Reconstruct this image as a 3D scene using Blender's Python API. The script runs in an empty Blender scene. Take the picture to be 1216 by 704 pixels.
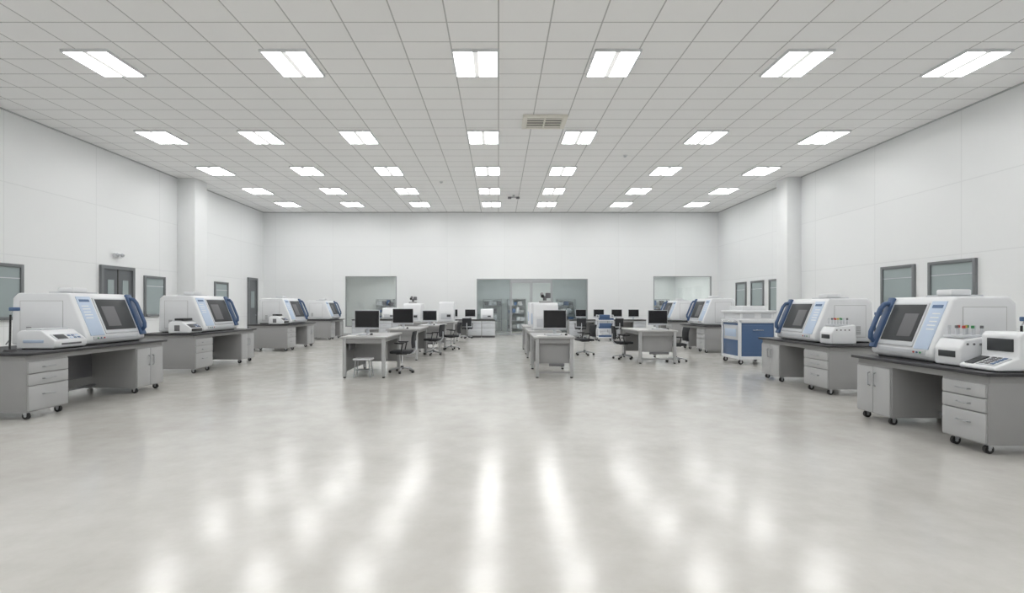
import bpy, bmesh, math, random
from mathutils import Matrix, Vector
random.seed(4)
scene = bpy.context.scene
scene.view_settings.view_transform = 'Standard'
scene.view_settings.look = 'None'
scene.view_settings.exposure = 0.0

# ------------------------------------------------------------------ materials
def pmat(name, col, rough=0.5, metal=0.0, emit=None, estr=0.0, spec=0.5, coat=0.0, var=0.03, scale=6.0):
    m = bpy.data.materials.new(name); m.use_nodes = True
    nt = m.node_tree; b = nt.nodes['Principled BSDF']
    b.inputs['Roughness'].default_value = rough
    b.inputs['Metallic'].default_value = metal
    b.inputs['Specular IOR Level'].default_value = spec
    b.inputs['Coat Weight'].default_value = coat
    if emit:
        b.inputs['Emission Color'].default_value = (*emit, 1); b.inputs['Emission Strength'].default_value = estr
    tc = nt.nodes.new('ShaderNodeTexCoord'); nz = nt.nodes.new('ShaderNodeTexNoise')
    nz.inputs['Scale'].default_value = scale; nz.inputs['Detail'].default_value = 2
    mr = nt.nodes.new('ShaderNodeMix'); mr.data_type = 'RGBA'
    mr.inputs[6].default_value = (*[c*(1-var) for c in col], 1)
    mr.inputs[7].default_value = (*[min(1, c*(1+var)) for c in col], 1)
    nt.links.new(tc.outputs['Object'], nz.inputs['Vector'])
    nt.links.new(nz.outputs['Fac'], mr.inputs[0]); nt.links.new(mr.outputs[2], b.inputs['Base Color'])
    return m

def mth(nt, op, a, b=None, c=None):
    n = nt.nodes.new('ShaderNodeMath'); n.operation = op
    for i, v in enumerate((a, b, c)):
        if v is None: continue
        if isinstance(v, (int, float)): n.inputs[i].default_value = v
        else: nt.links.new(v, n.inputs[i])
    return n.outputs[0]

def grid_mat(name, base, line, axes, rough, tilevar=0.02, strength=1.0):
    """axes: list of (axis index, period, offset, half line width)"""
    m = bpy.data.materials.new(name); m.use_nodes = True
    nt = m.node_tree; b = nt.nodes['Principled BSDF']; b.inputs['Roughness'].default_value = rough
    tc = nt.nodes.new('ShaderNodeTexCoord'); sp = nt.nodes.new('ShaderNodeSeparateXYZ')
    nt.links.new(tc.outputs['Object'], sp.inputs[0])
    mask = None; cells = []
    for ax, per, off, hw in axes:
        s = mth(nt, 'DIVIDE', mth(nt, 'SUBTRACT', sp.outputs[ax], off), per)
        cells.append(mth(nt, 'FLOOR', s))
        f = mth(nt, 'FRACT', mth(nt, 'ADD', s, 0.5))
        d = mth(nt, 'ABSOLUTE', mth(nt, 'SUBTRACT', f, 0.5))
        l = mth(nt, 'LESS_THAN', d, hw/per)
        mask = l if mask is None else mth(nt, 'MAXIMUM', mask, l)
    cb = nt.nodes.new('ShaderNodeCombineXYZ')
    for i, c in enumerate(cells): nt.links.new(c, cb.inputs[i])
    wn = nt.nodes.new('ShaderNodeTexWhiteNoise'); nt.links.new(cb.outputs[0], wn.inputs['Vector'])
    mx = nt.nodes.new('ShaderNodeMix'); mx.data_type = 'RGBA'
    mx.inputs[6].default_value = (*[c*(1-tilevar) for c in base], 1)
    mx.inputs[7].default_value = (*[min(1, c*(1+tilevar)) for c in base], 1)
    nt.links.new(wn.outputs['Value'], mx.inputs[0])
    m2 = nt.nodes.new('ShaderNodeMix'); m2.data_type = 'RGBA'
    nt.links.new(mth(nt, 'MULTIPLY', mask, strength), m2.inputs[0])
    nt.links.new(mx.outputs[2], m2.inputs[6]); m2.inputs[7].default_value = (*line, 1)
    nt.links.new(m2.outputs[2], b.inputs['Base Color'])
    return m

def floor_mat():
    m = bpy.data.materials.new('polished_floor'); m.use_nodes = True
    nt = m.node_tree; b = nt.nodes['Principled BSDF']
    tc = nt.nodes.new('ShaderNodeTexCoord')
    n1 = nt.nodes.new('ShaderNodeTexNoise'); n1.inputs['Scale'].default_value = 0.9; n1.inputs['Detail'].default_value = 8; n1.inputs['Roughness'].default_value = 0.62
    n2 = nt.nodes.new('ShaderNodeTexNoise'); n2.inputs['Scale'].default_value = 3.2; n2.inputs['Detail'].default_value = 6; n2.inputs['Roughness'].default_value = 0.7
    for n in (n1, n2): nt.links.new(tc.outputs['Object'], n.inputs['Vector'])
    s = mth(nt, 'ADD', mth(nt, 'MULTIPLY', n1.outputs['Fac'], 0.6), mth(nt, 'MULTIPLY', n2.outputs['Fac'], 0.4))
    cr = nt.nodes.new('ShaderNodeValToRGB')
    cr.color_ramp.elements[0].position = 0.36; cr.color_ramp.elements[0].color = (0.53, 0.515, 0.48, 1)
    cr.color_ramp.elements[1].position = 0.62; cr.color_ramp.elements[1].color = (0.62, 0.61, 0.58, 1)
    nt.links.new(s, cr.inputs[0]); nt.links.new(cr.outputs[0], b.inputs['Base Color'])
    r = mth(nt, 'ADD', mth(nt, 'MULTIPLY', n2.outputs['Fac'], 0.15), 0.10)
    nt.links.new(r, b.inputs['Roughness'])
    b.inputs['Specular IOR Level'].default_value = 0.85
    return m

def glass_mat(name, tint, refl=0.12):
    m = bpy.data.materials.new(name); m.use_nodes = True
    nt = m.node_tree; nt.nodes.clear()
    o = nt.nodes.new('ShaderNodeOutputMaterial'); t = nt.nodes.new('ShaderNodeBsdfTransparent'); g = nt.nodes.new('ShaderNodeBsdfGlossy')
    t.inputs[0].default_value = (*tint, 1); g.inputs['Roughness'].default_value = 0.03
    lw = nt.nodes.new('ShaderNodeLayerWeight'); lw.inputs[0].default_value = 0.25
    f = mth(nt, 'ADD', mth(nt, 'MULTIPLY', lw.outputs['Fresnel'], 0.5), refl)
    mx = nt.nodes.new('ShaderNodeMixShader'); nt.links.new(f, mx.inputs[0])
    nt.links.new(t.outputs[0], mx.inputs[1]); nt.links.new(g.outputs[0], mx.inputs[2]); nt.links.new(mx.outputs[0], o.inputs[0])
    return m

WALLC = (0.87, 0.885, 0.89)
M = dict(
 floor=floor_mat(),
 ceil=grid_mat('ceiling_tiles', (0.955, 0.955, 0.955), (0.54, 0.54, 0.54), [(0, .87, 0, .012), (1, .65, 0.3, .012)], 0.85, 0.015),
 wside=grid_mat('wall_panels', WALLC, (0.60, 0.62, 0.63), [(1, 2.9, 1.0, .012), (2, 1.75, 1.0, .012)], 0.35, 0.012, 0.28),
 wback=grid_mat('wall_panels_rear', WALLC, (0.60, 0.62, 0.63), [(0, 2.9, 0.3, .012), (2, 1.75, 1.0, .012)], 0.4, 0.012, 0.15),
 wpaint=pmat('wall_paint', WALLC, 0.4, var=0.01),
 trim=pmat('grey_trim', (0.50, 0.51, 0.52), 0.5),
 white=pmat('white_enamel', (0.78, 0.795, 0.815), 0.28, var=0.01),
 offw=pmat('offwhite_plastic', (0.60, 0.62, 0.65), 0.35, var=0.01),
 grey=pmat('grey_laminate', (0.33, 0.33, 0.33), 0.45, var=0.02),
 greyd=pmat('grey_laminate_front', (0.44, 0.445, 0.45), 0.4, var=0.02),
 greyin=pmat('grey_cavity', (0.15, 0.15, 0.16), 0.6),
 top=pmat('dark_resin_top', (0.03, 0.03, 0.034), 0.4),
 dtop=pmat('pale_desk_top', (0.44, 0.44, 0.44), 0.35, var=0.02),
 metal=pmat('brushed_metal', (0.45, 0.46, 0.48), 0.3, 0.9),
 chrome=pmat('chrome', (0.7, 0.7, 0.72), 0.15, 1.0),
 black=pmat('black_plastic', (0.02, 0.02, 0.022), 0.4),
 rubber=pmat('black_rubber', (0.025, 0.025, 0.025), 0.7),
 fabric=pmat('charcoal_fabric', (0.03, 0.032, 0.036), 0.85, var=0.15, scale=40),
 screen=pmat('screen_glass', (0.010, 0.010, 0.012), 0.25),
 window=pmat('smoked_window', (0.05, 0.054, 0.058), 0.45, spec=0.3),
 blue=pmat('blue_plastic', (0.055, 0.105, 0.215), 0.4),
 bluel=pmat('light_blue_label', (0.50, 0.60, 0.75), 0.4),
 bluem=pmat('mid_blue_panel', (0.075, 0.14, 0.27), 0.4),
 red=pmat('red_cap', (0.45, 0.05, 0.04), 0.4),
 green=pmat('green_cap', (0.05, 0.28, 0.10), 0.4),
 yellow=pmat('yellow_cap', (0.6, 0.42, 0.08), 0.4),
 frame=pmat('anodised_frame', (0.20, 0.21, 0.22), 0.4, 0.3),
 framel=pmat('satin_frame', (0.36, 0.38, 0.39), 0.4, 0.3),
 door=pmat('door_grey', (0.13, 0.14, 0.15), 0.45),
 pane=pmat('frosted_pane', (0.36, 0.42, 0.425), 0.2, var=0.06, scale=1.0),
 beige=pmat('beige_vent', (0.80, 0.78, 0.71), 0.5),
 dark=pmat('dark_slot', (0.05, 0.05, 0.045), 0.6),
 paper=pmat('paper', (0.8, 0.8, 0.78), 0.7),
 annex=pmat('annex_paint', (0.68, 0.71, 0.71), 0.6),
 annexw=pmat('annex_paint_light', (0.86, 0.88, 0.875), 0.6),
 glass=glass_mat('clear_glass', (0.93, 0.95, 0.945), 0.05),
 glassd=glass_mat('tinted_glass', (0.82, 0.86, 0.865), 0.10),
 lamp=pmat('lamp_diffuser', (0.9, 0.9, 0.9), 0.5, emit=(1, 0.998, 0.99), estr=14.0),
 lampc=pmat('lamp_spine', (0.85, 0.85, 0.85), 0.5, emit=(1, 1, 1), estr=0.4),
)

# ------------------------------------------------------------------ builder
class B:
    def __init__(s, name, mat=None):
        s.name = name; s.M = mat or Matrix.Identity(4); s.bm = bmesh.new(); s.mats = []
    def _add(s, bm, mat, smooth=False, T=None):
        if T is not None: bm.transform(T)
        bm.transform(s.M)
        bmesh.ops.recalc_face_normals(bm, faces=bm.faces)
        if mat not in s.mats: s.mats.append(mat)
        i = s.mats.index(mat)
        for f in bm.faces: f.material_index = i; f.smooth = smooth
        me = bpy.data.meshes.new('tmp'); bm.to_mesh(me); bm.free(); s.bm.from_mesh(me); bpy.data.meshes.remove(me)
    def box(s, x0, x1, y0, y1, z0, z1, mat, bev=0, T=None, seg=2):
        bm = bmesh.new(); bmesh.ops.create_cube(bm, size=1)
        bm.transform(Matrix.Translation(((x0+x1)/2, (y0+y1)/2, (z0+z1)/2)) @ Matrix.Diagonal((abs(x1-x0), abs(y1-y0), abs(z1-z0), 1)))
        if bev > 0: bmesh.ops.bevel(bm, geom=bm.edges[:], offset=bev, segments=seg, profile=0.5, affect='EDGES')
        s._add(bm, mat, False, T)
    def prism(s, prof, y0, y1, mat, bev=0, T=None, seg=3):
        bm = bmesh.new()
        a = [bm.verts.new((p[0], y0, p[1])) for p in prof]; b = [bm.verts.new((p[0], y1, p[1])) for p in prof]
        bm.faces.new(a); bm.faces.new(b[::-1]); n = len(prof)
        for i in range(n): bm.faces.new((a[i], b[i], b[(i+1) % n], a[(i+1) % n]))
        bmesh.ops.recalc_face_normals(bm, faces=bm.faces)
        if bev > 0: bmesh.ops.bevel(bm, geom=bm.edges[:], offset=bev, segments=seg, profile=0.5, affect='EDGES', clamp_overlap=True)
        s._add(bm, mat, False, T)
    def cyl(s, p0, p1, r, mat, seg=14, r2=None, T=None):
        p0, p1 = Vector(p0), Vector(p1); d = p1-p0
        bm = bmesh.new(); bmesh.ops.create_cone(bm, cap_ends=True, segments=seg, radius1=r, radius2=r if r2 is None else r2, depth=d.length)
        bm.transform(Matrix.Translation((p0+p1)/2) @ d.to_track_quat('Z', 'Y').to_matrix().to_4x4())
        s._add(bm, mat, True, T)
    def sph(s, c, r, mat, T=None, sc=(1, 1, 1)):
        bm = bmesh.new(); bmesh.ops.create_uvsphere(bm, u_segments=14, v_segments=8, radius=r)
        bm.transform(Matrix.Translation(c) @ Matrix.Diagonal((*sc, 1))); s._add(bm, mat, True, T)
    def tube(s, pts, r, mat, T=None):
        for i in range(len(pts)-1): s.cyl(pts[i], pts[i+1], r, mat, T=T)
        for p in pts: s.sph(p, r, mat, T=T)
    def done(s, recenter=True):
        loc = Vector((0, 0, 0))
        if recenter:
            vs = [v.co for v in s.bm.verts]
            lo = [min(v[i] for v in vs) for i in range(3)]; hi = [max(v[i] for v in vs) for i in range(3)]
            loc = Vector(((lo[0]+hi[0])/2, (lo[1]+hi[1])/2, lo[2]))
            bmesh.ops.translate(s.bm, verts=s.bm.verts[:], vec=-loc)
        me = bpy.data.meshes.new(s.name); s.bm.to_mesh(me); s.bm.free()
        for m in s.mats: me.materials.append(M[m])
        ob = bpy.data.objects.new(s.name, me); scene.collection.objects.link(ob); ob.location = loc
        try: me.set_sharp_from_angle(angle=math.radians(40))
        except Exception: pass
        return ob

def aisle(xf, y0, z, s):      # local x = back from the front face, local y = along room
    return Matrix.Translation((xf, y0, z)) @ Matrix.Diagonal((-s, 1, 1, 1))
def facing(x0, yf, z, ang=0): # local x = back (+Y), local y = across (+X)
    return Matrix.Translation((x0, yf, z)) @ Matrix.Rotation(ang, 4, 'Z') @ Matrix(((0, 1, 0, 0), (1, 0, 0, 0), (0, 0, 1, 0), (0, 0, 0, 1)))

# ------------------------------------------------------------------ room shell
XL, XR, YB, YF, HC = -11.94, 11.17, 26.5, -6.0, 6.25
def shell(name, x0, x1, y0, y1, z0, z1, mat):
    b = B(name); b.box(x0, x1, y0, y1, z0, z1, mat); return b.done(False)
shell('floor', XL-.3, XR+.3, YF-.3, 33.3, -.2, 0, 'floor')
shell('ceiling', XL-.3, XR+.3, YF-.3, YB+.2, HC, HC+.2, 'ceil')
shell('wall_left', XL-.2, XL, YF, YB, 0, HC, 'wside')
shell('wall_right', XR, XR+.2, YF, YB, 0, HC, 'wside')
shell('wall_front', XL-.2, XR+.2, YF-.2, YF, 0, HC, 'wback')
# rear wall with three openings
op = [(-7.78, -5.17, .43, 3.0), (-1.11, 4.53, 0, 2.87), (7.86, 10.81, .43, 3.0)]
b = B('wall_back'); xs = XL-.2
for x0, x1, z0, z1 in op:
    b.box(xs, x0, YB, YB+.2, 0, HC, 'wback')
    b.box(x0, x1, YB, YB+.2, z1, HC, 'wback')
    if z0 > 0: b.box(x0, x1, YB, YB+.2, 0, z0, 'wback')
    xs = x1
b.box(xs, XR+.2, YB, YB+.2, 0, HC, 'wback'); b.done(False)
# columns
b = B('column'); b.box(XL, -11.28, 19.4, 20.2, 0, HC, 'wpaint', .01); b.done()
b = B('column'); b.box(10.64, XR, 19.25, 20.0, 0, HC, 'wpaint', .01); b.done()
# baseboards and cornice
shell('baseboard_left', XL, XL+.015, YF, 19.4, 0, .1, 'trim')
shell('baseboard_right', XR-.015, XR, YF, 19.25, 0, .1, 'trim')
b = B('baseboard_back')
for x0, x1 in ((XL, -1.11), (4.53, XR)): b.box(x0, x1, YB-.015, YB, 0, .1, 'trim')
b.done()
b = B('trim_1')
b.box(XL, XL+.03, YF, 19.4, HC-.03, HC, 'trim'); b.box(XL, XL+.03, 20.2, YB, HC-.03, HC, 'trim')
b.box(XR-.03, XR, YF, 19.25, HC-.03, HC, 'trim'); b.box(XR-.03, XR, 20.0, YB, HC-.03, HC, 'trim')
b.box(XL+.03, XR-.03, YB-.03, YB, HC-.03, HC, 'trim'); b.done()

# annex rooms behind the rear glazing
YA = 33.0
shell('wall_annex_back', XL-.2, XR+.2, YA, YA+.2, 0, 3.4, 'annexw')
shell('wall_annex_left', XL-.2, XL, YB+.2, YA, 0, 3.4, 'annexw')
shell('wall_annex_right', XR, XR+.2, YB+.2, YA, 0, 3.4, 'annexw')
shell('ceiling_annex', XL-.2, XR+.2, YB+.2, YA+.2, 3.4, 3.5, 'wpaint')
shell('wall_partition_left', -1.9, -1.8, YB+.2, YA, 0, 3.4, 'annexw')
shell('wall_partition_right', 5.2, 5.3, YB+.2, YA, 0, 3.4, 'annexw')
shell('wall_corridor', -1.8, 5.2, 31.0, 31.1, 0, 3.4, 'annex')

# ------------------------------------------------------------------ glazing
win_n = [0]
def rear_window(x0, x1, z0, z1):
    win_n[0] += 1
    b = B('window_%d' % win_n[0]); f = .05
    b.box(x0, x0+f, YB, YB+.1, z0, z1, 'framel'); b.box(x1-f, x1, YB, YB+.1, z0, z1, 'framel')
    b.box(x0+f, x1-f, YB, YB+.1, z0, z0+f, 'framel'); b.box(x0+f, x1-f, YB, YB+.1, z1-f*.6, z1, 'framel')
    b.box(x0+f, x1-f, YB+.045, YB+.055, z0+f, z1-f*.6, 'glass'); b.done()
rear_window(*op[0]); rear_window(*op[2])
# central glazed entrance
b = B('window_3')
x0, x1, zt = -1.11, 4.53, 2.87
for x in (x0, .62-.05, 2.70, x1-.05): b.box(x, x+.05, YB, YB+.12, 0, zt, 'framel')
for a, c in ((x0+.05, .57), (2.75, x1-.05)):
    b.box(a, c, YB, YB+.12, zt-.05, zt, 'framel'); b.box(a, c, YB, YB+.12, 0, .08, 'framel')
    b.box(a, c, YB+.05, YB+.06, .08, zt-.05, 'glassd')
b.box(.62, 2.70, YB, YB+.12, zt-.12, zt, 'metal')
b.done()
b = B('door_1')
for a, c in ((.63, 1.65), (1.67, 2.69)):
    for q in (a, c-.05): b.box(q, q+.05, YB+.02, YB+.08, .01, zt-.13, 'metal')
    b.box(a+.05, c-.05, YB+.02, YB+.08, zt-.2, zt-.13, 'metal'); b.box(a+.05, c-.05, YB+.02, YB+.08, .01, .1, 'metal')
    b.box(a+.05, c-.05, YB+.045, YB+.055, .1, zt-.2, 'glass')
for x in (1.58, 1.74): b.cyl((x, YB-.03, .9), (x, YB-.03, 1.5), .015, 'chrome'); [b.cyl((x, YB-.03, z), (x, YB+.03, z), .01, 'chrome') for z in (.95, 1.45)]
b.done()

def wall_window(side, y0, y1, z0, z1, mull=False):
    win_n[0] = max(win_n[0], 3)+1
    b = B('window_%d' % win_n[0], Matrix.Translation((XL if side < 0 else XR, 0, 0)) @ Matrix.Diagonal((1 if side < 0 else -1, 1, 1, 1)))
    f = .08; d = .06
    b.box(0, d, y0, y0+f, z0, z1, 'frame', .006); b.box(0, d, y1-f, y1, z0, z1, 'frame', .006)
    b.box(0, d, y0+f, y1-f, z1-f, z1, 'frame', .006); b.box(0, d+.03, y0+f, y1-f, z0, z0+f, 'frame', .006)
    if mull: b.box(0, d, (y0+y1)/2-.03, (y0+y1)/2+.03, z0+f, z1-f, 'frame')
    b.box(0, .02, y0+f, y1-f, z0+f, z1-f, 'pane')
    b.box(.02, .03, y0+f, y1-f, z1-f-.28, z1-f-.26, 'offw')
    b.done()
wall_window(-1, 11.4, 13.08, 1.15, 2.53)
wall_window(-1, 17.55, 18.65, 1.13, 2.52)
wall_window(-1, 21.9, 23.0, 1.13, 2.52)
wall_window(1, 12.17, 13.53, 1.2, 2.62)
wall_window(1, 13.97, 15.2, 1.2, 2.62)
wall_window(1, 20.75, 21.5, 1.2, 2.58)
wall_window(1, 21.95, 23.05, 1.2, 2.58)
wall_window(1, 23.5, 24.5, 1.2, 2.58)
def wall_door(n, y0, y1, zt, double):
    b = B('door_%d' % n, Matrix.Translation((XL, 0, 0))); f = .1
    b.box(0, .08, y0, y0+f, 0, zt, 'frame'); b.box(0, .08, y1-f, y1, 0, zt, 'frame'); b.box(0, .08, y0+f, y1-f, zt-f, zt, 'frame')
    b.box(0, .035, y0+f, y1-f, 0.005, zt-f, 'door')
    if double:
        mid = (y0+y1)/2; b.box(.035, .045, mid-.02, mid+.02, 0, zt-f, 'dark')
        for q in (mid-.12, mid+.12):
            b.cyl((.08, q, .9), (.08, q, 1.2), .014, 'chrome'); b.cyl((.03, q, .93), (.08, q, .93), .01, 'chrome'); b.cyl((.03, q, 1.17), (.08, q, 1.17), .01, 'chrome')
        for q in (y0+.3, mid+.2): b.box(.035, .045, q, q+.25, 1.5, 2.3, 'pane')
    else:
        b.box(.035, .045, y0+.3, y1-.3, 1.4, 2.2, 'pane'); b.cyl((.09, y1-.2, 1.05), (.09, y1-.33, 1.05), .012, 'chrome'); b.cyl((.03, y1-.2, 1.05), (.09, y1-.2, 1.05), .012, 'chrome')
    b.done()
wall_door(2, 15.6, 17.05, 2.73, True)
wall_door(3, 24.8, 25.75, 2.85, False)
b = B('emergency_light'); b.box(XL, XL+.1, 16.15, 16.45, 3.0, 3.14, 'white', .02)
for y in (16.2, 16.4): b.cyl((XL+.1, y, 3.1), (XL+.16, y, 3.06), .05, 'offw')
b.done()

# ------------------------------------------------------------------ ceiling fixtures
def fixture(w, l, name='ceiling_light_panel'):
    b = B(name); h = .05
    b.box(-w/2, -w/2+.03, -l/2, l/2, -h, 0, 'white'); b.box(w/2-.03, w/2, -l/2, l/2, -h, 0, 'white')
    b.box(-w/2+.03, w/2-.03, -l/2, -l/2+.03, -h, 0, 'white'); b.box(-w/2+.03, w/2-.03, l/2-.03, l/2, -h, 0, 'white')
    b.box(-w/2+.03, -.05, -l/2+.03, l/2-.03, -h+.012, 0, 'lamp', 0); b.box(.05, w/2-.03, -l/2+.03, l/2-.03, -h+.012, 0, 'lamp', 0)
    b.box(-.05, .05, -l/2+.03, l/2-.03, -h+.006, 0, 'lampc', 0)
    return b.done(False)
proto = fixture(.87, 1.1); used = False
rows = {10.2: (-7.68, -4.0, -.435, 2.22, 5.8, 9.1), 14.65: (-9.43, -6.64, -3.9, -.42, 2.24, 5.8, 9.1),
        18.3: (-9.9, -6.7, -3.84, -.38, 2.24, 5.84, 9.2), 21.5: (-9.9, -6.8, -3.76, -.37, 2.27, 5.75, 9.25),
        24.3: (-9.8, -6.8, -3.65, -.33, 2.24, 5.7, 9.2), 6.0: (-9.6, -6.7, -3.9, -.42, 2.24, 5.8, 9.1),
        2.0: (-9.6, -6.7, -3.9, -.42, 2.24, 5.8, 9.1), -2.2: (-9.6, -6.7, -3.9, -.42, 2.24, 5.8, 9.1)}
for y, xs in rows.items():
    for x in xs:
        if not used: proto.location = (x, y, HC); used = True
        else:
            o = bpy.data.objects.new('ceiling_light_panel', proto.data); o.location = (x, y, HC); scene.collection.objects.link(o)
for x, y in ((-9, 28.6), (-6.4, 28.4), (-6.4, 31), (-4, 29.5), (0, 28.6), (1.7, 28.6), (3.4, 28.6), (7, 28.6), (9.5, 28.4), (9.5, 31), (7, 31)):  # annex panels, added to brighten the rooms behind the rear glass
    o = bpy.data.objects.new('ceiling_light_panel', proto.data); o.location = (x, y, 3.4); scene.collection.objects.link(o)
b = B('ceiling_air_vent', Matrix.Translation((1.17, 13.4, HC)))
w, l = .56, .45
b.box(-w, -w+.12, -l, l, -.07, 0, 'beige', .01); b.box(w-.12, w, -l, l, -.07, 0, 'beige', .01)
b.box(-w+.12, w-.12, -l, -l+.12, -.07, 0, 'beige', .01); b.box(-w+.12, w-.12, l-.12, l, -.07, 0, 'beige', .01)
b.box(-w+.12, w-.12, -l+.12, l-.12, -.01, 0, 'dark')
for i in range(4):
    y = -l+.21+i*.16
    b.box(-w+.12, w-.12, -.028, .028, -.004, .004, 'beige', T=Matrix.Translation((0, y, -.06)) @ Matrix.Rotation(-.1, 4, 'X'))
b.box(-.02, .02, -l+.12, l-.12, -.07, -.05, 'beige'); b.done()
b = B('ceiling_sensor', Matrix.Translation((.65, 22.4, HC)))  # small dark sensor unit on the ceiling
b.cyl((0, 0, 0), (0, 0, -.1), .05, 'metal'); b.cyl((-.2, 0, -.1), (.2, 0, -.1), .03, 'metal'); b.box(-.25, -.1, -.06, .06, -.16, -.08, 'greyin', .01); b.box(.1, .25, -.06, .06, -.16, -.08, 'greyin', .01); b.done()
for x, y in ((4.0, 16.5), (-2.2, 20.0)):
    b = B('smoke_detector', Matrix.Translation((x, y, HC))); b.cyl((0, 0, 0), (0, 0, -.03), .07, 'white'); b.cyl((0, 0, -.03), (0, 0, -.06), .055, 'offw', r2=.03); b.done()

# ------------------------------------------------------------------ furniture
def caster(b, x, y, r=.045, mat='rubber'):
    b.cyl((x, y-.018, r), (x, y+.018, r), r, mat); b.cyl((x, y-.022, r), (x, y+.022, r), r*.4, 'metal')
    b.box(x-.02, x+.02, y-.028, y+.028, r*1.3, r*2.3, 'metal')

def lab_bench(xf, y0, L, D, H, s, ped=.72, cab=.72):
    b = B('lab_bench', aisle(xf, y0, 0, s)); zt = H-.035; zb = .10
    b.box(-.04, D+.02, -.03, L+.03, zt, H, 'top', .006)
    b.box(.03, D-.02, .02, L-.02, zt-.07, zt, 'grey')
    # drawer pedestal
    def carcass(a, c):
        b.box(.02, D-.03, a, c, zb, zt-.07, 'grey', .004)
        for yy in (a+.08, c-.08):
            for xx in (.09, D-.12): caster(b, xx, yy)
    carcass(.02, ped)
    hgt = zt-.08-zb; fr = [.50, .24, .24]; z = zb+.01
    for f in fr:
        h = hgt*f
        b.box(0, .022, .035, ped-.015, z+.006, z+h-.006, 'greyd', .005)
        zm = z+h*(.62 if f > .3 else .5)
        b.tube([(0, ped*.36, zm), (-.03, ped*.37, zm), (-.03, ped*.63, zm), (0, ped*.64, zm)], .007, 'metal')
        z += h
    # cupboard
    carcass(L-cab, L-.02); mid = L-cab/2-.01
    for a, c, hy in ((L-cab+.015, mid-.004, mid-.05), (mid+.004, L-.035, mid+.05)):
        b.box(0, .022, a, c, zb+.01, zt-.09, 'greyd', .005)
        b.tube([(0, hy, .46), (-.03, hy, .47), (-.03, hy, .62), (0, hy, .63)], .007, 'metal')
    # knee hole: set-back panel, power box, conduit
    b.box(D*.55, D*.55+.02, ped, L-cab, .30, zt-.07, 'greyin')
    b.box(D*.42, D*.55, ped+.08, ped+.28, .35, .6, 'black', .01)
    b.cyl((D*.5, ped+.35, .12), (D*.5, ped+.35, zt-.08), .02, 'black')
    b.box(.3, D*.55, ped, ped+.02, zb, .14, 'metal')
    b.box(D*.5, D*.5+.04, ped, L-cab, .14, .18, 'metal')
    return b.done()

def analyzer(name, Mx, D, W, H, mono=True):
    """large benchtop machine: sloped front with smoked window, blue handle at the far end"""
    b = B(name, Mx)
    zf = .17; sx = .25*H/.8
    b.box(.06, D-.05, .05, W-.05, 0, .03, 'black')
    b.prism([(.03, .02), (-.01, .07), (0, zf), (sx, H-.03), (sx+.05, H), (D-.10, H), (D-.02, H-.08), (D, .02)], 0, W, 'white', .03)
    Ls = math.hypot(sx, H-.03-zf); t = Vector((sx, 0, H-.03-zf))/Ls; n = Vector((-t.z, 0, t.x))
    T = Matrix(((0, t.x, n.x, 0), (1, 0, 0, 0), (0, t.z, n.z, zf), (0, 0, 0, 1)))
    b.box(W*.30, W*.87, .01, Ls-.05, -.01, .012, 'offw', .005, T=T)
    b.box(W*.325, W*.85, .06, Ls-.075, .0, .018, 'window', .006, T=T)
    b.box(W*.38, W*.60, .12, Ls-.2, .015, .022, 'greyin', .003, T=T)
    b.box(W*.06, W*.275, -.02, Ls-.03, -.005, .008, 'bluel', .003, T=T)
    b.box(W*.09, W*.24, Ls-.12, Ls-.08, 0, .012, 'bluem', 0, T=T)
    for k in range(5): b.box(W*.09, W*(.2+.01*(k % 2)), Ls-.2-.05*k, Ls-.185-.05*k, 0, .0105, 'white', 0, T=T)
    # blue end cheek and grab handle
    b.box(W*.885, W*.985, -.06, Ls+.02, -.01, .035, 'blue', .012, T=T)
    v = W*.935
    b.tube([(v, .02, .02), (v, .05, .085), (v, .12, .11), (v, Ls-.18, .11), (v, Ls-.10, .085), (v, Ls-.06, .02)], .03, 'blue', T=T)
    b.box(W*.30, W*.86, -.004, .004, .0, .02, 'metal', T=T)
    # lower front strip, buttons
    b.box(-.016, .01, W*.1, W*.86, .085, .14, 'offw', .004)
    for k, mm in enumerate(('green', 'bluem', 'red')): b.cyl((-.018, W*(.16+.05*k), .112), (-.026, W*(.16+.05*k), .112), .012, mm)
    # near and far side: access panel with seam and vents
    for yy in (-.004, W-.004):
        b.box(sx+.10, D-.14, yy, yy+.008, .10, H-.12, 'greyd', .003)
        b.box(sx+.108, D-.148, yy-.002, yy+.010, .108, H-.128, 'white', .003)
    for k in range(5): b.box(D-.32, D-.24, -.008, 0, .16+.03*k, .172+.03*k, 'greyin')
    # top: rear module and thin tray
    b.box(sx+.08, sx+.46, W*.12, W*.5, H-.005, H+.02, 'offw', .008)
    b.box(sx+.06, sx+.30, W*.10, W*.32, H+.015, H+.085, 'white', .015)
    return b.done()

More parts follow.
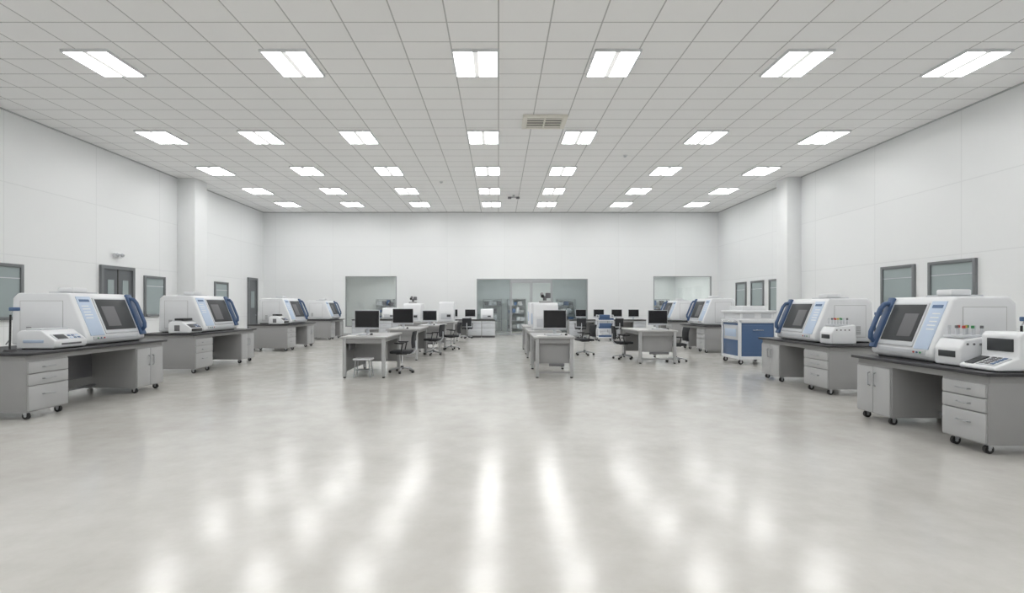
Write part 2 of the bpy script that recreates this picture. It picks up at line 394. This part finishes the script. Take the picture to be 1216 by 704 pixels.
def small_printer(Mx, D=.5, W=.55, H=.3, dark=False):
    b = B('benchtop_centrifuge', Mx)
    b.prism([(.02, .012), (0, .04), (.0, H*.45), (.13, H*.8), (.2, H), (D-.05, H), (D, H-.05), (D, .012)], 0, W, 'white', .02)
    for a in (.05, D-.06):
        for c in (.05, W-.05): b.cyl((a, c, 0), (a, c, .02), .02, 'rubber')
    t = Vector((.13, 0, H*.35)); L = t.length; t /= L; n = Vector((-t.z, 0, t.x))
    T = Matrix(((0, t.x, n.x, 0), (1, 0, 0, 0), (0, t.z, n.z, H*.45), (0, 0, 0, 1)))
    b.box(W*.08, W*.92, .012, L-.012, -.002, .006, 'greyin' if dark else 'offw', .003, T=T)
    b.box(W*.14, W*.45, .03, L-.03, 0, .010, 'window', .002, T=T)
    for i in range(3):
        for j in range(2): b.box(W*(.52+.12*i), W*(.60+.12*i), .03+.05*j, .06+.05*j, 0, .012, 'bluem' if (i+j) % 3 else 'bluel', .002, T=T)
    b.box(.24, D-.08, W*.1, W*.9, H-.005, H+.02, 'offw', .012)
    if dark:
        b.box(-.004, .01, W*.08, W*.92, .05, H*.42, 'black', .002)
        b.box(.2, D-.1, W*.14, W*.86, H+.018, H+.07, 'black', .01)
        b.box(.24, D-.14, -.004, .01, .06, H*.7, 'greyin', .004)
    else:
        b.box(.16, D-.1, -.005, .01, H*.35, H*.5, 'bluel', .003)
        b.box(-.006, .01, W*.2, W*.8, .06, .085, 'greyin', .002)
    return b.done()

def tube_analyzer(Mx):
    b = B('sample_tube_analyzer', Mx)
    b.prism([(0, .01), (0, .2), (.06, .30), (.4, .34), (.42, .01)], 0, .34, 'white', .02)
    for a in (.05, .37):
        for c in (.05, .29): b.cyl((a, c, 0), (a, c, .02), .018, 'rubber')
    b.box(.07, .36, .04, .30, .31, .345, 'offw', .008)
    cols = ['red', 'offw', 'greyin', 'green', 'offw', 'yellow', 'greyin']
    for i in range(3):
        for j in range(3):
            x, y = .11+i*.1, .08+j*.09
            b.cyl((x, y, .33), (x, y, .42), .012, 'offw'); b.cyl((x, y, .42), (x, y, .45), .016, cols[(i*3+j*2) % 7])
    b.box(-.006, .01, .06, .28, .1, .17, 'window', .003)
    for k in range(4): b.cyl((.08+.07*k, -.006, .25), (.08+.07*k, .0, .25), .012, 'greyin')
    return b.done()

def photometer(Mx):
    b = B('benchtop_spectrometer', Mx)
    b.prism([(0, .01), (0, .05), (.24, .14), (.24, .36), (.28, .40), (.50, .40), (.52, .36), (.52, .01)], 0, .42, 'white', .016)
    for a in (.05, .46):
        for c in (.05, .37): b.cyl((a, c, 0), (a, c, .02), .018, 'rubber')
    T = Matrix.Translation((0, 0, .05)) @ Matrix.Rotation(-math.atan2(.09, .24), 4, 'Y')
    b.box(.03, .22, .04, .25, -.002, .012, 'offw', .003, T=T)
    for i in range(4):
        for j in range(3): b.box(.04+.045*i, .07+.045*i, .06+.06*j, .1+.06*j, 0, .018, 'greyin' if j else 'bluem', .002, T=T)
    b.box(.03, .22, .28, .38, -.002, .012, 'window', .003, T=T)
    b.box(.228, .245, .06, .34, .2, .33, 'window', .003)
    b.box(.34, .48, -.006, .01, .1, .28, 'offw', .004)
    return b.done()

def probe_stand(x, y, z, h=.45):
    b = B('probe_stand', Matrix.Translation((x, y, z)))
    b.cyl((0, 0, 0), (0, 0, .03), .08, 'black', seg=20, r2=.06); b.cyl((0, 0, .02), (.01, 0, h), .012, 'black')
    b.cyl((.01, 0, h), (.05, 0, h+.06), .008, 'metal'); b.box(0, .13, -.02, .02, h+.05, h+.10, 'bluem', .01)
    b.cyl((0, 0, .16), (-.05, 0, .10), .009, 'metal'); return b.done()

def monitor(x, y, z, w=.55, h=.42, ang=0):
    b = B('computer_monitor', Matrix.Translation((x, y, z)) @ Matrix.Rotation(ang, 4, 'Z'))
    b.box(-.14, .14, -.1, .12, 0, .016, 'offw', .006)
    b.box(-.035, .035, .03, .06, .01, .16, 'offw', .006)
    b.box(-w/2, w/2, -.02, .03, .10, .10+h, 'offw', .01)
    b.prism([(.02, .18), (.08, .2), (.08, h), (.02, h+.04)], -w*.28, w*.28, 'black', .01, T=Matrix.Rotation(math.pi/2, 4, 'Z'))
    b.box(-w/2+.01, w/2-.01, -.024, -.018, .15, .10+h-.012, 'black', .002)
    b.box(-w/2+.028, w/2-.028, -.027, -.02, .17, .10+h-.028, 'screen', 0)
    b.cyl((w/2-.05, -.021, .125), (w/2-.05, -.026, .125), .006, 'green')
    return b.done()

def keyboard(x, y, z):
    b = B('keyboard', Matrix.Translation((x, y, z)))
    b.box(-.21, .21, -.07, .07, 0, .018, 'offw', .004)
    for i in range(13):
        for j in range(4): b.box(-.195+i*.03, -.17+i*.03, -.055+j*.029, -.031+j*.029, .018, .024, 'greyin' if (i in (0, 12)) else 'white')
    b.done()
def mouse(x, y, z):
    b = B('computer_mouse', Matrix.Translation((x, y, z))); b.sph((0, 0, .021), .03, 'black', sc=(1, 1.6, .7)); b.box(-.025, .025, -.04, .04, 0, .01, 'black', .004); b.cyl((0, -.02, .038), (0, -.01, .038), .005, 'metal'); b.done()
def papers(x, y, z):
    b = B('paper_stack', Matrix.Translation((x, y, z)))
    for k in range(5): b.box(-.105, .105, -.148, .148, k*.003, k*.003+.0025, 'paper', T=Matrix.Rotation(.04*(k-2), 4, 'Z'))
    b.done()

def desk(x0, x1, y0, y1, h=.86, panel=True, side=True):
    b = B('computer_desk'); t = .04
    b.box(x0-.02, x1+.02, y0-.02, y1+.02, h-t, h, 'dtop', .006)
    b.box(x0+.03, x1-.03, y0+.02, y0+.04, h-.14, h-t, 'grey'); b.box(x0+.03, x1-.03, y1-.04, y1-.02, h-.14, h-t, 'grey')
    for xx in (x0+.02, x1-.09):
        b.box(xx+.02, xx+.05, y0+.08, y1-.08, h-.12, h-t, 'grey')
        for yy in (y0, y1-.07):
            b.box(xx, xx+.07, yy, yy+.07, .03, h-t, 'greyd', .006)
            b.cyl((xx+.035, yy+.035, 0), (xx+.035, yy+.035, .035), .028, 'black')
    b.box(x0+.09, x1-.09, y1-.05, y1-.03, .18, h-.12, 'grey')
    if side: b.box(x0+.03, x0+.05, y0+.12, y1-.08, .12, h-.12, 'grey')
    if panel:
        b.box(x0+.09, x1-.09, y0+.10, y0+.12, .30, h-.1, 'grey'); b.box(x0+.09, x1-.09, y0+.02, y0+.05, .10, .14, 'grey')
        b.box(x0+.30, x1-.20, y0+.03, y0+.10, .24, .30, 'greyin', .01)
    else:
        b.box(x0+.09, x1-.09, y0+.55, y0+.57, .34, h-.1, 'grey')
        b.box(x0+.12, x0+.16, y0+.1, y0+.5, h-.28, h-.1, 'greyin')
    return b.done()

def stool(x, y):
    b = B('step_stool', Matrix.Translation((x, y, 0)))
    b.box(-.19, .19, -.14, .14, .36, .40, 'white', .01)
    for i in (-1, 1):
        for j in (-1, 1): b.cyl((i*.17, j*.12, 0), (i*.14, j*.10, .37), .014, 'metal')
    b.box(-.15, .15, -.1, .1, .14, .155, 'metal'); b.done()

def chair(x, y, ang, low=False):
    """local: backrest at -x side, sitter faces +x"""
    b = B('office_chair', Matrix.Translation((x, y, 0)) @ Matrix.Rotation(ang, 4, 'Z'))
    for k in range(5):
        a = k*2*math.pi/5+.3; c, s_ = math.cos(a), math.sin(a)
        b.cyl((.03*c, .03*s_, .11), (.27*c, .27*s_, .075), .02, 'metal', r2=.014)
        b.cyl((.27*c-.02*s_, .27*s_+.02*c, .03), (.27*c+.02*s_, .27*s_-.02*c, .03), .03, 'rubber')
        b.cyl((.27*c, .27*s_, .05), (.27*c, .27*s_, .085), .01, 'metal')
    b.cyl((0, 0, .08), (0, 0, .15), .035, 'black'); b.cyl((0, 0, .15), (0, 0, .42), .022, 'chrome')
    b.box(-.12, .12, -.1, .1, .41, .435, 'black', .008)
    b.box(-.23, .24, -.23, .23, .435, .50, 'fabric', .028, seg=3)
    b.tube([(-.1, 0, .42), (-.25, 0, .44), (-.31, 0, .52), (-.31, 0, .7)], .018, 'offw')
    b.prism([(-.25, .56), (-.235, .68), (-.24, .80), (-.27, .93), (-.315, .93), (-.285, .80), (-.28, .68), (-.295, .56)], -.21, .21, 'fabric', .016)
    for q in (-.25, .25):   # arm loops
        b.tube([(-.05, q*.85, .43), (-.02, q, .48), (-.06, q, .66), (.10, q, .67)], .014, 'black')
        b.box(-.10, .13, q-.03, q+.03, .665, .69, 'black', .01)
    return b.done()

def counter(x0, x1, y0, D=.75, h=.85):
    b = B('lab_counter', facing(x0, y0, 0)); W = x1-x0
    b.box(-.03, D, 0, W, h-.035, h, 'top', .004)
    n = max(2, round(W/.62)); w = W/n
    for i in range(n):
        if i % 3 == 1:   # knee space
            b.box(.5, .52, i*w, (i+1)*w, .1, h-.035, 'grey'); b.box(0.02, .5, i*w, (i+1)*w, h-.12, h-.035, 'greyd'); continue
        b.box(.02, D-.02, i*w, (i+1)*w, .08, h-.035, 'grey'); b.box(.06, D-.04, i*w+.02, (i+1)*w-.02, 0, .08, 'greyin')
        z = .1
        for f in (.34, .2, .15):
            b.box(0, .022, i*w+.015, (i+1)*w-.015, z, z+f-.012, 'offw', .004)
            b.tube([(0, i*w+w*.35, z+f*.6), (-.025, i*w+w*.35, z+f*.6), (-.025, i*w+w*.65, z+f*.6), (0, i*w+w*.65, z+f*.6)], .006, 'metal'); z += f
    return b.done()

# --- aisle benches with analyzers
benches = [ # xf, y0, L, D, H, s, pedestal, cupboard, machine (front inset, y0, W, Dm, Hm)
 (-6.15, 6.80, 2.80, 1.40, .88, 1, .68, .72, (.18, 8.02, 1.32, 1.16, .82)),
 (-6.68, 11.50, 2.80, 1.30, .88, 1, .72, .72, (.12, 12.05, 1.55, 1.05, .86)),
 (-6.95, 17.20, 2.50, 1.30, .88, 1, .72, .72, (.12, 17.75, 1.55, 1.10, .88)),
 (-7.38, 23.00, 1.90, 1.25, .88, 1, .60, .60, (.08, 23.2, 1.4, 1.1, .85)),
 (4.88, 5.20, 1.94, 1.20, .83, -1, .56, .64, (.17, 6.07, 1.0, 1.0, .78)),
 (5.50, 8.70, 2.25, 1.20, .84, -1, .72, .72, (.10, 9.25, 1.25, 1.05, .79)),
 (6.55, 16.60, 2.10, 1.20, .86, -1, .68, .68, (.10, 16.95, 1.4, 1.05, .88)),
 (7.15, 21.60, 2.10, 1.10, .86, -1, .68, .68, (.08, 21.9, 1.4, .95, .86)),
]
for xf, y0, L, D, H, s, ped, cab, (ins, my, mw, md, mh) in benches:
    lab_bench(xf, y0, L, D, H, s, ped, cab)
    analyzer('benchtop_analyzer', aisle(xf-s*ins, my, H, s), md, mw, mh)
small_printer(aisle(-6.27, 7.38, .88, 1), D=.55, W=.58, H=.27)
probe_stand(-6.60, 7.05, .88, .5)
small_printer(aisle(-6.80, 11.53, .88, 1), D=.5, W=.48, H=.27, dark=True)
small_printer(aisle(-7.1, 17.25, .88, 1), D=.5, W=.45, H=.27, dark=True)
photometer(aisle(4.98, 5.23, .83, -1))
tube_analyzer(aisle(5.04, 5.70, .83, -1))
probe_stand(5.72, 5.72, .83)
tube_analyzer(aisle(5.62, 8.80, .84, -1))
probe_stand(6.45, 8.95, .84)

# --- blue and white equipment trolley
def trolley(x0, x1, y0, y1, H):
    b = B('equipment_trolley'); zb = .16
    for xx in (x0+.08, x1-.08):
        for yy in (y0+.08, y1-.08): caster(b, xx, yy, .06)
    b.box(x0, x1, y0, y1, zb-.03, zb+.05, 'white', .015)
    b.box(x0+.03, x1-.03, y0+.03, y1-.03, zb+.05, 1.08, 'bluem', .01)
    for xx in (x0, x1-.07):
        for yy in (y0, y1-.07): b.box(xx, xx+.07, yy, yy+.07, zb, 1.14, 'white', .012)
    b.box(x0, x1, y0, y1, 1.06, 1.16, 'white', .02)
    b.box(x0+.06, x1-.06, y0+.05, y1-.05, 1.15, 1.34, 'white', .02)
    b.box(x0-.01, x1+.01, y0-.01, y1+.01, 1.32, 1.38, 'white', .02)
    b.box(x0+.15, x1-.2, y0+.15, y1-.15, 1.37, 1.5, 'white', .03)
    b.box(x0+.12, x0+.42, y0+.045, y0+.055, 1.19, 1.30, 'offw', .004); b.box(x1-.38, x1-.12, y0+.045, y0+.055, 1.19, 1.30, 'offw', .004)
    b.box(x0+.09, x1-.09, y0+.018, y0+.035, .30, 1.0, 'bluem', .01)
    b.tube([(x0+.35, y0+.02, .88), (x0+.35, y0-.015, .88), (x1-.35, y0-.015, .88), (x1-.35, y0+.02, .88)], .008, 'chrome')
    b.box(x0+.018, x0+.035, y0+.12, y1-.12, .62, 1.0, 'offw', .006); b.box(x0+.012, x0+.022, y0+.2, y1-.2, .7, .9, 'bluel', .003)
    b.tube([(x0-.05, y0+.12, 1.1), (x0-.05, y1-.12, 1.1)], .014, 'chrome')
    for yy in (y0+.12, y1-.12): b.cyl((x0-.05, yy, 1.1), (x0+.02, yy, 1.1), .012, 'chrome')
    b.done()
trolley(6.1, 7.07, 13.25, 14.3, 1.5)
b = B('utility_cart')
x0, x1, y0, y1 = 4.2, 4.87, 22.0, 22.6
for xx in (x0+.03, x1-.03):
    for yy in (y0+.03, y1-.03): b.cyl((xx, yy, .1), (xx, yy, 1.1), .016, 'white'); caster(b, xx, yy, .045)
for z in (.14, .5, .86): b.box(x0, x1, y0, y1, z, z+.04, 'white', .01); b.box(x0+.02, x1-.02, y0-.005, y0+.005, z+.045, z+.12, 'blue')
b.box(x0+.08, x1-.08, y0+.08, y1-.1, .54, .76, 'bluem', .02); b.box(x0+.1, x1-.15, y0+.1, y1-.1, .9, 1.12, 'blue', .03); b.box(x0+.15, x1-.2, y0+.05, y1-.2, .18, .36, 'offw', .02)
b.tube([(x0+.03, y0+.03, 1.1), (x0+.03, y1-.03, 1.1)], .016, 'white'); b.tube([(x1-.03, y0+.03, 1.1), (x1-.03, y1-.03, 1.1)], .016, 'white'); b.done()

# --- centre desks
def station(x0, x1, y0, y1, mx, my, mw=.56, mh=.42, h=.86, panel=True, side=True):
    desk(x0, x1, y0, y1, h, panel, side); monitor(mx, my, h, mw, mh)
    keyboard(mx-.08, my-.42, h); mouse(min(mx+.2, x1-.06), my-.42, h); papers(x0+.16, y0+.22, h)
station(-3.25, -2.33, 10.8, 12.5, -2.98, 11.85, .56, .44, panel=False)
stool(-2.85, 11.02)
station(-3.07, -2.2, 14.3, 16.2, -2.76, 15.1, .60, .46)
station(-2.62, -1.87, 17.0, 18.8, -2.33, 17.7, .48, .38)
station(.75, 1.57, 10.8, 12.4, 1.26, 11.7, .52, .45, side=False)
desk(.78, 1.57, 13.2, 15.0, .86, True, False)
station(3.62, 4.62, 13.5, 15.3, 4.42, 14.5, .54, .42, panel=True, side=False)
desk(.80, 1.75, 16.2, 18.0, .86, True, False)
desk(-3.9, -2.95, 20.2, 21.9, .86)
desk(-2.5, -1.7, 20.6, 22.2, .86)

def tower_instrument(x0, yf, z, W, D, H, turret=True, name='laboratory_instrument'):
    b = B(name, facing(x0, yf, z))
    b.prism([(.03, .0), (0, .05), (0, H*.5), (.08, H*.92), (.14, H), (D-.08, H), (D, H-.08), (D, 0)], 0, W, 'white', .025)
    b.box(-.008, .01, W*.15, W*.85, H*.12, H*.42, 'offw', .004); b.box(-.012, .01, W*.55, W*.8, H*.24, H*.36, 'window', .003)
    b.box(.2, D-.2, -.006, .01, H*.2, H*.6, 'bluel', .003); b.box(.2, D-.2, W-.01, W+.006, H*.2, H*.6, 'offw', .003)
    if turret:
        cy = W*.5
        b.box(.15, .4, cy-.15, cy+.15, H-.01, H+.06, 'greyd', .01); b.cyl((.28, cy, H+.05), (.28, cy, H+.18), .05, 'greyin')
        b.cyl((.18, cy-.07, H+.17), (.4, cy-.07, H+.24), .045, 'black'); b.box(.22, .36, cy+.02, cy+.15, H+.12, H+.26, 'greyin', .015)
    return b.done()
tower_instrument(.90, 13.6, .86, .66, .9, .72, True)
tower_instrument(.98, 16.6, .86, .7, .9, .75, False)
tower_instrument(-3.75, 20.5, .86, .7, .9, .74, True)
tower_instrument(-2.4, 20.9, .86, .6, .8, .8, False)

chair(-2.17, 11.75, math.pi)        # tucked in on the aisle side
chair(-2.00, 16.0, math.pi-.2)
chair(2.62, 15.9, math.pi+.25)
chair(4.75, 14.0, math.pi)
chair(3.52, 14.75, 0.0)
chair(-1.62, 17.9, math.pi+.3)

# --- rear counters
counter(-2.75, -.15, 24.6); counter(-7.0, -3.2, 24.9); counter(3.3, 6.9, 24.4)
for x, y in ((-2.2, 24.9), (-1.35, 24.9), (3.9, 24.75), (4.75, 24.75), (5.6, 24.75), (6.4, 24.75), (-4.0, 25.2)):
    monitor(x, y, .85, .5, .38)
tower_instrument(-.85, 24.75, .85, .6, .6, .5, False)
tower_instrument(-5.6, 25.05, .85, .7, .6, .55, True)
chair(-1.45, 24.15, math.pi/2); chair(3.75, 23.9, math.pi/2); chair(5.4, 23.95, math.pi/2+.3)

# --- annex furniture seen through glass
def rack(x0, y0, w=1.1, h=1.9):
    b = B('storage_shelf', Matrix.Translation((x0, y0, 0)))
    for x in (0, w-.04):
        for y in (0, .41): b.box(x, x+.04, y, y+.04, 0, h, 'metal')
    for z in (.15, .6, 1.05, 1.5, h-.03): b.box(0, w, 0, .45, z, z+.03, 'metal')
    for z in (.18, .63, 1.08, 1.53):
        x = .08
        while x < w-.3:
            q = random.uniform(.16, .3); b.box(x, x+q, .06, .36, z, z+random.uniform(.15, .33), random.choice(['greyd', 'bluem', 'offw', 'greyin']), .008); x += q+.04
    b.done()
rack(-.9, 30.4); rack(.5, 30.5); rack(3.4, 30.4); rack(-7.6, 32.4); rack(8.2, 32.4); rack(9.5, 32.4)
desk(-7.2, -5.6, 29.2, 30.2, .8); monitor(-6.3, 29.6, .8)
desk(8.2, 9.9, 29.2, 30.2, .8); monitor(9.0, 29.6, .8)

# ------------------------------------------------------------------ world & camera
w = bpy.data.worlds.new('world'); scene.world = w; w.use_nodes = True
w.node_tree.nodes['Background'].inputs[0].default_value = (.8, .85, .9, 1); w.node_tree.nodes['Background'].inputs[1].default_value = .3
cd = bpy.data.cameras.new('camera'); cam = bpy.data.objects.new('camera', cd); scene.collection.objects.link(cam)
cam.location = (0, 0, 1.5); cam.rotation_euler = (math.pi/2, 0, 0)
cd.sensor_width = 36; cd.lens = 36*620/1216; cd.shift_x = 16/1216; cd.shift_y = 11/1216; cd.clip_end = 200
scene.camera = cam
